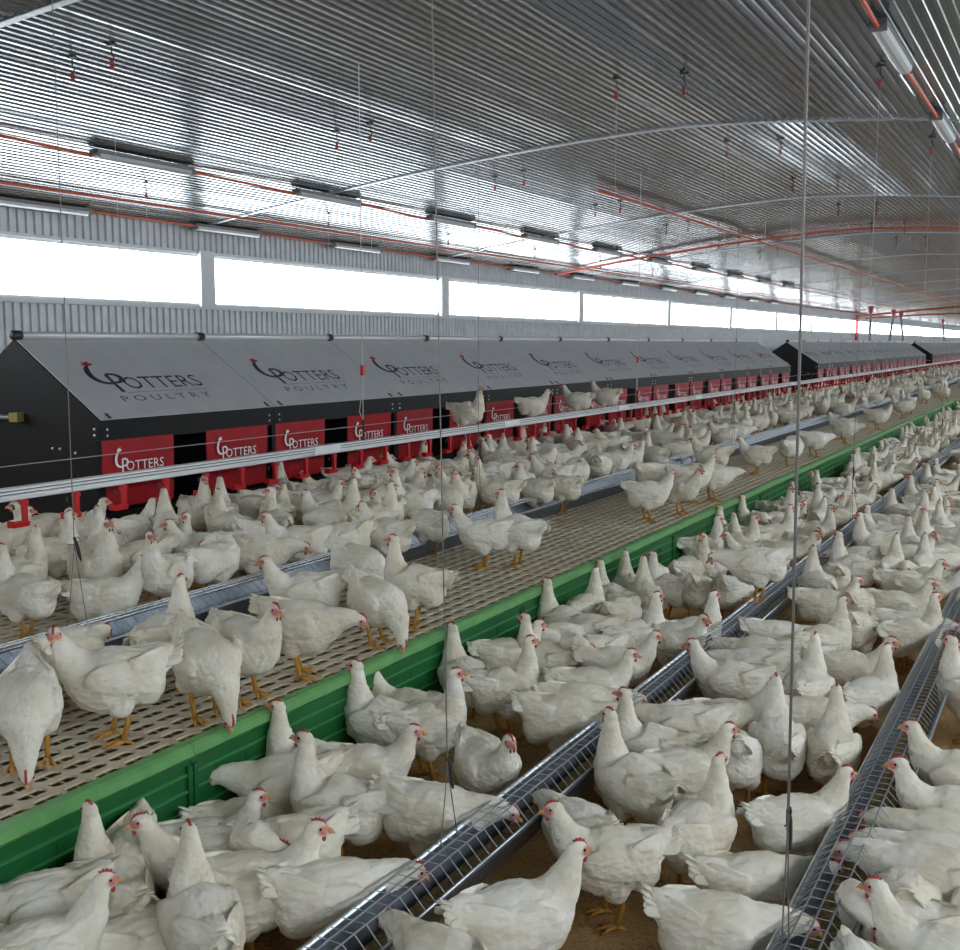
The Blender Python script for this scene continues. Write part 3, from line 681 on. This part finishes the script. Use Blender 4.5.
def head_parts(HM):
    """(name, builder, material) in body space"""
    out = []
    b = MB(); b.loft([(0.030, 0, -0.002), (0.044, 0, -0.004), (0.056, 0, -0.012)], [(0.010, 0.010), (0.0065, 0.0075), (0.001, 0.0015)], 8)
    b.loft([(0.030, 0, -0.010), (0.047, 0, -0.013)], [(0.007, 0.004), (0.002, 0.0015)], 6); out.append(('beak', b, M['beak']))
    c = MB(); prof = [(0.004 + (x - 0.004) * 0.82, 0.018 + (z - 0.018) * 0.52) for x, z in [(-0.014, 0.022), (-0.019, 0.037), (-0.008, 0.034), (-0.005, 0.046), (0.004, 0.038), (0.010, 0.047), (0.016, 0.036), (0.024, 0.038), (0.027, 0.026), (0.034, 0.016), (0.036, 0.006), (0.026, 0.010)]]
    n = len(prof); c.add([(x, yy, z) for yy in (-0.0035, 0.0035) for x, z in prof], [tuple(range(n)), tuple(range(2 * n - 1, n - 1, -1))] + [(i, (i + 1) % n, n + (i + 1) % n, n + i) for i in range(n)])
    out.append(('comb', c, M['comb']))
    for s in (-1, 1):
        q = MB(); q.ball((0.026, s * 0.007, -0.025), (0.006, 0.003, 0.009), 8, 6); out.append(('wattle', q, M['comb']))
        e = MB(); e.ball((0.013, s * 0.0205, 0.006), (0.0043, 0.0032, 0.0043), 8, 6); out.append(('eye', e, M['eye']))
    for _, b, _m in out: b.v = [tuple(HM @ Vector(v)) for v in b.v]
    return out
def remesh(mb, voxel, it):
    me = mb.mesh('shell', M['feather']); o = bpy.data.objects.new('shell', me); C.objects.link(o)
    r = o.modifiers.new('r', 'REMESH'); r.mode = 'VOXEL'; r.voxel_size = voxel
    s = o.modifiers.new('s', 'SMOOTH'); s.iterations = it; s.factor = 0.5
    dg = bpy.context.evaluated_depsgraph_get(); res = bpy.data.meshes.new_from_object(o.evaluated_get(dg))
    bpy.data.objects.remove(o); bpy.data.meshes.remove(me); return res
def hen_body(pose, voxel, it, feathers=True, all_in_one=False):
    shell, HM, legs = hen_shell(pose)
    me = remesh(shell, voxel, it)
    inv = HM.inverted(); face = []; co = []
    for v in me.vertices:
        h = inv @ v.co
        d = math.sqrt(((h.x - 0.017) / 0.024) ** 2 + (h.z / 0.019) ** 2 + (h.y / 0.030) ** 2)
        face.append(1 - smooth01(0.72, 1.05, d))
        if feathers:
            k = smooth01(0.03, 0.08, h.length)
            p = v.co
            a = 0.0045 * noise.noise((p.x * 20, p.y * 30, p.z * 30)) + 0.0028 * noise.noise((p.x * 55, p.y * 80, p.z * 80))
            back = smooth01(-0.10, -0.22, p.x)
            a += back * 0.004 * noise.noise((p.x * 30, p.y * 150, p.z * 150))
            a += (1 - k) * -0.0002
            co.append(p + v.normal * a * k)
        else: co.append(v.co.copy())
    fs = [tuple(p.vertices) for p in me.polygons]
    mb = MB(); mb.v = [tuple(c) for c in co]; mb.f = fs; mb.m = [0] * len(fs)
    nb = len(mb.v); mats = [M['feather'], M['leg']]
    if feathers:
        l = feather_blades(pose); mb.add(l.v, l.f, 0)
    if legs:
        l = leg_mesh(); mb.add(l.v, l.f, 1)
    if all_in_one:
        mats += [M['comb'], M['beak']]
        for nm, b, _ in head_parts(HM):
            if nm in ('beak', 'comb', 'wattle'): mb.add(b.v, b.f, 3 if nm == 'beak' else 2)
    bpy.data.meshes.remove(me)
    out = bpy.data.meshes.new('body'); out.from_pydata(mb.v, [], mb.f)
    for m in mats: out.materials.append(m)
    out.polygons.foreach_set('material_index', mb.m); out.polygons.foreach_set('use_smooth', [True] * len(mb.f))
    at = out.attributes.new('face', 'FLOAT', 'POINT'); at.data.foreach_set('value', face + [0.0] * (len(mb.v) - nb))
    out.update()
    return out, HM
HEN, HENLOW = {}, {}
for p in POSE:
    me, HM = hen_body(p, 0.0062, 4)
    HEN[p] = (me, [(nm, b.mesh(nm, mt, True)) for nm, b, mt in head_parts(HM)])
    HENLOW[p] = hen_body(p, 0.012, 2, True, True)[0]

# every hen seen singly: (body centre px, py, facing 0 right / 90 away / 180 left / 270 to camera, pose, zone[, label])
# zones: s slats, f litter, p on the drinker rail, t on the trough
H = [
 # on the slats behind the slat trough
 (10,474,165,'F','s'), (48,492,182,'M','s','white hen behind the drinker rail facing left before the black nest end'), (8,538,5,'M','s'), (52,556,28,'U','s'),
 (24,596,140,'U','s','large white hen at the left edge seen from behind, neck raised'), (72,512,8,'M','s'), (133,532,45,'M','s'), (108,550,118,'U','s'),
 (105,598,6,'SM','s','hen facing right, sitting at the slat trough by the hanging wire'), (168,530,100,'U','s'), (197,512,300,'U','s'), (222,517,95,'U','s'),
 (203,551,180,'M','s','hen facing left with tail raised, standing on the slat trough grill'), (263,503,30,'F','s'), (282,492,95,'U','s'), (250,545,60,'D','s'),
 (300,544,188,'M','s'), (326,492,200,'M','s'), (314,507,352,'M','s'), (345,540,205,'F','s','hen with red comb facing left, neck stretched forward, behind the slat trough'), (387,535,145,'M','s'),
 (348,480,5,'M','s'), (370,476,0,'M','s'), (392,482,10,'M','s'), (398,496,20,'M','s'), (408,474,185,'M','s'), (425,466,92,'U','s'), (430,525,120,'F','s'),
 (447,470,0,'M','s'), (420,490,60,'F','s'), (462,493,255,'M','s'), (445,505,300,'D','s'), (468,458,95,'U','s'), (492,474,178,'M','s'), (503,456,268,'U','s'), (452,480,0,'F','s'),
 (499,492,160,'M','s'), (548,458,172,'M','s'), (553,476,180,'M','s'), (536,491,142,'F','s','hen at the end of a huddle on the trough, tail towards camera'), (563,488,150,'F','s'), (545,444,90,'U','s'),
 (577,450,90,'U','s'), (592,448,172,'M','s'), (592,464,295,'SM','s'), (613,462,2,'M','s'), (602,441,180,'F','s'), (625,438,120,'U','s'), (655,456,130,'U','s'),
 (666,441,0,'M','s'), (680,450,25,'U','s'), (697,426,205,'U','s'), (692,447,5,'M','s'), (724,436,188,'M','s'), (737,432,10,'F','s'), (712,456,170,'M','s'), (652,474,40,'F','s'),
 (640,424,30,'U','s'), (655,420,90,'M','s'), (670,418,180,'U','s'), (615,424,0,'F','s'), (640,440,150,'F','s'),
 # on the slats in front of the trough
 (165,640,58,'U','s','hen seen from behind with head turned right, before the slat trough'), (306,594,186,'M','s','hen facing left on the slats just before the trough'),
 (358,572,330,'D','s','hen bending its red face down, behind the hen with fanned tail'), (376,614,318,'D','s','hen with white fanned tail held up, head down to the right'),
 (415,588,158,'U','s','hen facing left with neck up and tail to the hanging wire'), (484,535,165,'M','s','hen facing left in the pair mid platform, nearest of the two'),
 (517,532,148,'U','s','hen with upright neck in the pair mid platform, farther of the two'), (648,494,8,'M','s','hen facing right with spread tail, foremost in the mid platform trio'),
 (681,492,325,'M','s'), (691,477,10,'M','s'), (713,479,8,'F','s','hen lowering its head to the right beside the green lip'), (757,455,176,'M','s','lone hen facing left on the open slats, tail to the right'),
 (28,716,268,'D','s','hen at the lower left corner of the slats, head down, tail up'), (116,678,184,'ML','s','large hen with red comb looking back, standing alone by the green lip'),
 (68,655,50,'F','s','hen half hidden behind the large red combed hen'), (205,698,302,'D','s','hen leaning head down over the green lip'),
 (246,648,310,'M','s','left hen of the pair standing at the green lip'), (300,652,335,'F','s','right hen of the pair at the green lip, pecking right'),
 # further slats
 (746,412,262,'M','s'), (764,408,180,'M','s'), (778,412,5,'M','s'), (790,417,10,'F','s'), (812,404,60,'U','s'), (823,403,150,'U','s'), (834,403,20,'M','s'), (844,409,0,'M','s'),
 (842,425,170,'M','s'), (845,433,2,'F','s','hen stooping right on the open slats before the grey trough'), (792,452,60,'P','s','left hen of the preening pair on the open slats'), (814,449,20,'F','s','right hen of the preening pair on the open slats'),
 (878,418,2,'M','s'), (903,406,176,'M','s'), (945,393,268,'M','s'), (862,402,90,'U','s'), (876,398,20,'M','s'), (892,392,180,'M','s'), (906,389,0,'F','s'), (918,387,90,'M','s'), (930,382,170,'M','s'), (941,380,10,'M','s'),
 # perched on the drinker rail
 (468,424,338,'SU','p','leftmost of four hens perched on the white drinker rail'), (532,412,14,'SM','p','second perched hen on the drinker rail, facing right'),
 (578,409,155,'SM','p','third perched hen on the drinker rail, facing left'), (606,398,152,'SM','p','rightmost hen perched on the drinker rail, facing left'),
 # litter, lane next to the green wall
 (306,742,150,'U','f','hen looking up left below the pair at the green lip'), (384,706,150,'U','f','hen stretching its neck up against the green wall'), (408,690,155,'M','f'),
 (338,808,152,'U','f','hen with head turned left, tail raised, in front of the green wall'), (365,772,350,'M','f'), (278,788,172,'F','f'), (210,795,2,'SM','f','hen lying against the green wall, facing right'),
 (245,828,20,'SF','f'), (288,852,195,'P','f','ruffled hen with pointed tail up, head tucked away'), (330,903,8,'F','f','hen feeding from the middle trough at the lower left'),
 (205,915,100,'U','f','large hen seen from behind with thick raised neck, bottom left'), (236,897,0,'M','f'), (205,862,190,'M','f','hen facing left with beak behind the large raised neck'),
 (112,830,255,'F','f','fluffy hen with bowed head against the green wall corner'), (35,878,178,'F','f'), (104,892,112,'U','f'), (25,948,12,'M','f','hen with large red comb at the bottom left corner'), (20,925,180,'SF','f'), (140,940,20,'SF','f'),
 (465,672,120,'U','f'), (425,728,12,'U','f','tall hen facing right behind the hanging wire'), (505,690,18,'U','f','tall hen with red face in the open litter before the green wall'), (543,662,150,'U','f'),
 (507,642,20,'M','f'), (563,612,140,'U','f'), (557,642,30,'F','f'), (588,602,60,'U','f'), (613,592,130,'U','f'), (630,577,110,'U','f'), (643,600,95,'U','f'), (612,615,60,'F','f'), (592,634,160,'F','f'),
 (592,656,200,'P','f'), (645,640,30,'U','f'), (616,668,2,'M','f'), (590,690,6,'M','f'), (575,712,5,'F','f'), (568,738,5,'F','f'), (486,768,292,'M','f','hen facing the camera with red comb, alone before the middle trough'),
 (432,822,350,'F','f','hen with its head in the middle trough below the hanging wire'),
 (668,590,150,'U','f'), (690,570,60,'U','f'), (654,577,90,'F','f'), (703,542,18,'U','f'), (731,530,150,'U','f'), (708,566,245,'U','f'), (738,547,2,'U','f'), (748,555,200,'M','f'), (698,598,70,'D','f'), (732,600,60,'D','f'),
 (695,636,32,'U','f'), (667,642,322,'M','f'), (754,522,170,'U','f'), (776,524,20,'M','f'),
 (758,574,180,'F','t','hen facing left, standing up on the middle trough'),
 # litter between the troughs
 (578,795,128,'F','f','hen seen from behind feeding at the middle trough'), (632,785,135,'U','f','hen with long raised neck beside the middle trough'), (602,852,180,'M','f','big hen facing left on open litter, whole body in view'),
 (515,922,22,'M','f','hen facing right with red comb, bottom centre'), (442,915,130,'F','f','hen with its head in the middle trough, bottom centre left'), (652,728,165,'U','f'), (682,776,30,'M','f'), (715,725,10,'M','f'),
 (690,698,178,'F','f'), (735,768,90,'D','f'), (778,745,96,'U','f'), (832,752,90,'U','f','hen seen from behind with straight neck beside the right trough'), (808,722,20,'F','f'), (697,833,50,'U','f'),
 (752,888,20,'SF','f'), (715,930,2,'F','f','large hen bending right, cut by the bottom picture edge'), (797,825,30,'M','f','hen behind the wire clip at the right trough'), (782,662,180,'F','f'), (824,645,40,'U','f'), (856,638,80,'D','f'),
 (848,672,2,'M','f'), (870,700,60,'U','f'), (904,677,10,'F','f'), (913,640,30,'U','f'), (930,620,0,'M','f'), (807,692,80,'U','f'),
 (760,653,172,'F','f'), (757,668,180,'F','f'), (733,684,170,'M','f'), (776,637,10,'F','f'), (852,570,150,'U','f'), (818,585,110,'U','f'), (824,606,2,'M','f'), (859,606,70,'F','f'), (890,572,70,'U','f'), (921,570,80,'U','f'),
 (912,588,0,'M','f'), (896,608,5,'M','f'), (835,566,100,'F','f'), (880,525,170,'U','f'), (862,541,170,'SM','f'), (862,553,180,'F','f'), (895,527,0,'M','f'), (910,514,0,'U','f'), (898,502,120,'U','f'), (932,522,10,'U','f'),
 # litter beyond the right trough
 (950,722,170,'F','f'), (946,690,170,'F','f'), (955,742,172,'F','f'), (962,780,170,'M','f','hen with orange beak facing left over the right trough'), (906,802,92,'D','f'), (954,826,185,'M','f'), (918,838,165,'M','f','hen facing left with folded wing beside the right trough'),
 (905,885,178,'P','f','hen with head tucked under, beside the right trough'), (866,940,172,'F','f','hen feeding from the right trough at the bottom'), (892,955,310,'M','f','hen with red comb and wattles at the bottom right'), (960,905,268,'F','f'),
 (975,668,150,'U','f'), (985,640,170,'M','f'),
]
def reach(a, pose, P, xf):
    v = Vector((P.x, P.y)).normalized(); r = Vector((v.y, -v.x)); ar = math.radians(a)
    dx = (r * math.cos(ar) + v * math.sin(ar)).x * (1 if xf > P.x else -1)
    return 0.155 + max(0, dx) * {'F': 0.075, 'M': 0.05, 'S': 0.05, 'D': 0.06}.get(pose[0], 0.02) + max(0, -dx) * 0.06
FLOORZ = {'s': ZS + 0.003, 'f': 0.004, 'p': ZD + 0.044, 't': 0.275}
placed = []
for h in H:
    px, py, a, pose, zn = h[:5]; z0 = FLOORZ[zn]; s = 0.90 + 0.09 * random.random()
    if pose[0] == 'S': s *= 1.0
    hgt = (0.170 if pose == 'D' else 0.215) * s - (0.088 * s if pose[0] == 'S' else 0)
    if zn == 'p': P = Vector((XD, at_x(px, py, XD).y, z0))
    elif zn == 't': P = Vector((XF1, at_x(px, py, XF1).y, z0))
    else:
        P = at_z(px, py, z0 + hgt)
        lims = [(XS0 - 0.11, -9), (-5.15, 9)] if zn == 's' else [(XS0 + 0.16, 9)]
        if zn == 's':
            if P.x > XS0 - 0.11: P = at_x(px, py, XS0 - 0.11)
            if P.x < -5.15: P = at_x(px, py, -5.15)
        else:
            if P.x < XS0 + 0.16: P = at_x(px, py, XS0 + 0.16)
            for xf in (XF1, XF2):
                g = reach(a, pose, P, xf)
                if abs(P.x - xf) < g: P = at_x(px, py, xf + (g if P.x > xf else -g))
    v = Vector((P.x, P.y)).normalized(); r = Vector((v.y, -v.x)); ar = math.radians(a + random.uniform(-5, 5))
    d = r * math.cos(ar) + v * math.sin(ar)
    placed.append(dict(x=P.x, y=P.y, z=z0, rz=math.atan2(d.y, d.x), a=a, pose=pose, zn=zn, s=s, label=h[5] if len(h) > 5 else None, hand=True))
rx = random.Random(5)
for _ in range(900):
    x, y = rx.uniform(-5.15, -3.64), rx.uniform(3.3, 9.8)
    if abs(x - XD) < 0.12: continue
    if min(math.hypot(q['x'] - x, q['y'] - y) for q in placed if q['zn'] == 's') < (0.265 if x > XD else 0.5): continue
    rz = rx.uniform(0, 2 * PI); v = Vector((x, y)).normalized(); d = Vector((math.cos(rz), math.sin(rz)))
    placed.append(dict(x=x, y=y, z=FLOORZ['s'], rz=rz, a=math.degrees(math.atan2(d.dot(v), d.dot(Vector((v.y, -v.x))))), pose=rx.choice(['U', 'M', 'M', 'F', 'UL', 'MR', 'SM', 'P', 'D']), zn='s', s=rx.uniform(0.90, 0.99), label=None, hand=True))
print('with strip', len(placed))
# keep bodies off the trough channels, the rail side walls and each other (small nudges only)
def keep_clear(q):
    if q['zn'] == 'f':
        for xf in (XF1, XF2):
            lim = reach(q['a'], q['pose'], Vector((q['x'], q['y'], 0)), xf)
            if abs(q['x'] - xf) < lim: q['x'] = xf + (lim if q['x'] > xf else -lim)
        if q['x'] < XS0 + 0.15: q['x'] = XS0 + 0.15
    if q['zn'] == 's' and q['x'] > XS0 - 0.10: q['x'] = XS0 - 0.10
for it in range(6):
    for i, a in enumerate(placed):
        for b in placed[:i]:
            if abs(a['z'] - b['z']) > 0.2: continue
            dx, dy = a['x'] - b['x'], a['y'] - b['y']; d = math.hypot(dx, dy)
            if 1e-4 < d < 0.19:
                k = min(0.02, (0.19 - d) * 0.3) / d
                a['x'] += dx * k; a['y'] += dy * k; b['x'] -= dx * k; b['y'] -= dy * k
    for q in placed:
        keep_clear(q)
# the packed flock further down the barn
FILL = [('f', -2.27, -1.68, 7.2, 46, 0.235, 1.0), ('f', -1.27, -0.70, 7.0, 46, 0.235, 1.0), ('f', -0.28, 1.3, 4.6, 40, 0.25, 1.0), ('s', -5.25, -3.70, 9.8, 60, 0.31, 0.75), ('s', -3.25, -2.6, 17, 60, 0.7, 0.35)]
rnd = random.Random(11)
from collections import defaultdict
grid = defaultdict(list)
def gk(x, y): return (int(x // 0.7), int(y // 0.7))
for q in placed: grid[gk(q['x'], q['y'])].append(q)
for zn, xa, xb, ya, yb, dmin, frac in FILL:
    tries = int((xb - xa) * (yb - ya) * 60)
    for _ in range(tries):
        x, y = rnd.uniform(xa, xb), rnd.uniform(ya, yb)
        p = to_px((x, y, FLOORZ[zn] + 0.2))
        if p[0] > 985 or p[0] < -20 or p[1] > 960: continue
        gx, gy = gk(x, y); ok = True
        for ix in (-1, 0, 1):
            for iy in (-1, 0, 1):
                for q in grid[(gx + ix, gy + iy)]:
                    if abs(q['z'] - FLOORZ[zn]) < 0.2 and math.hypot(q['x'] - x, q['y'] - y) < dmin: ok = False
        if not ok: continue
        if rnd.random() > frac: 
            grid[(gx, gy)].append(dict(x=x, y=y, z=FLOORZ[zn])) if zn == 's' else None
            if zn == 's': continue
        q = dict(x=x, y=y, z=FLOORZ[zn], rz=rnd.uniform(0, 2 * PI), a=None, pose=rnd.choice(['U', 'U', 'U', 'U', 'M', 'M', 'M', 'F', 'UL', 'UR', 'ML', 'MR', 'D' if zn == 's' else 'U', 'P']), zn=zn, s=rnd.uniform(0.89, 0.99), label=None, hand=False)
        if min(abs(x - XF1), abs(x - XF2)) < 0.28 and zn == 'f':
            nearest = XF1 if abs(x - XF1) < abs(x - XF2) else XF2
            q['rz'] = (0 if nearest > x else PI) + rnd.uniform(-0.9, 0.9); q['pose'] = rnd.choice(['U', 'M', 'M', 'F'])
        placed.append(q); grid[(gx, gy)].append(q)
for q in placed: q['d'] = math.hypot(q['x'], q['y'])
near = [q for q in placed if q['hand']]
rest = sorted((q for q in placed if not q['hand']), key=lambda q: q['d'])
n_ind = max(0, 316 - len(near)); near += rest[:n_ind]; far = rest[n_ind:]

def lane(q):
    if q['zn'] == 'p': return 'rail'
    if q['zn'] == 't': return 'trough'
    if q['zn'] == 's': return 'slats behind trough' if q['x'] < XF0 else 'slats front'
    return 'wall lane' if q['x'] < XF1 else ('middle lane' if q['x'] < XF2 else 'right lane')
LW = {'slats behind trough': 'on slats between trough and nests', 'slats front': 'on slats along the green lip', 'wall lane': 'on litter beside the green wall', 'middle lane': 'on litter between both long troughs', 'right lane': 'on litter right of both troughs'}
GW = {'slats behind trough': 'hens on the slats by the nests', 'slats front': 'hens on the open slats', 'wall lane': 'hens on the litter by the green wall', 'middle lane': 'hens on the litter between the troughs', 'right lane': 'hens on the litter beyond the right trough', 'rail': 'hens perched on the drinker rail', 'trough': 'hens on the middle trough'}
def facing(a):
    a = a % 360
    return 'right' if a < 35 or a > 325 else 'away' if 35 <= a < 145 else 'left' if a <= 215 else 'camera'
PW = {'U': 'neck raised', 'M': 'head up', 'F': 'head forward', 'D': 'head down', 'P': 'preening', 'S': 'lying'}
cnt = {}
for q in sorted(near, key=lambda q: q['d']):
    l = lane(q); cnt[l] = cnt.get(l, 0) + 1
    if q['label'] or not q['hand']: continue
    q['label'] = 'white hen facing %s, %s, %s, %s from camera' % (facing(q['a']), PW[q['pose'][0]], LW[l], ordn(cnt[l]))
for q in near:
    l = lane(q)
    lab = q['label'] or 'small white hen in the distant packed flock ' + LW[l]
    if not q['hand']: tag_group = 'distant ' + GW[l]
    else: tag_group = GW[l]
    if q['d'] < 11 and q['hand']:
        me, parts = HEN[q['pose']]
        o = tag(link('hen', None, None, (q['x'], q['y'], q['z'])), lab, 'hen', tag_group)
        link('body', me, o)
        for nm, pm in parts: link(nm, pm, o)
    else:
        o = tag(link('hen', HENLOW[q['pose']], None, (q['x'], q['y'], q['z'])), lab, 'hen', tag_group)
    o.rotation_euler.z = q['rz']; o.scale = (q['s'],) * 3
# the farthest birds, past counting, as one flock
LOD = {p: hen_body(p, 0.017, 1, False, True)[0] for p in ('U', 'M', 'F', 'P')}
data = {}
for p, me in LOD.items():
    data[p] = ([v.co.copy() for v in me.vertices], [tuple(f.vertices) for f in me.polygons], [f.material_index for f in me.polygons])
mb = MB(); 
for q in far:
    p = q['pose'][0]; p = p if p in data else 'F'
    v, f, mi = data[p]; T = Matrix.Translation((q['x'], q['y'], q['z'])) @ Matrix.Rotation(q['rz'], 4, 'Z') @ Matrix.Scale(q['s'], 4)
    n = len(mb.v); mb.v += [tuple(T @ c) for c in v]; mb.f += [tuple(i + n for i in g) for g in f]; mb.m += mi
fm = bpy.data.meshes.new('distant_flock'); fm.from_pydata(mb.v, [], mb.f)
for m in (M['feather'], M['leg'], M['comb'], M['beak']): fm.materials.append(m)
fm.polygons.foreach_set('material_index', mb.m); fm.polygons.foreach_set('use_smooth', [True] * len(mb.f))
tag(link('distant_flock', fm), 'dense flock of tiny white hens far down the barn', 'flock', None, 'stuff')
print('HENS hand', sum(q['hand'] for q in near), 'ind', len(near), 'far', len(far), 'tris', len(mb.f) * 2)
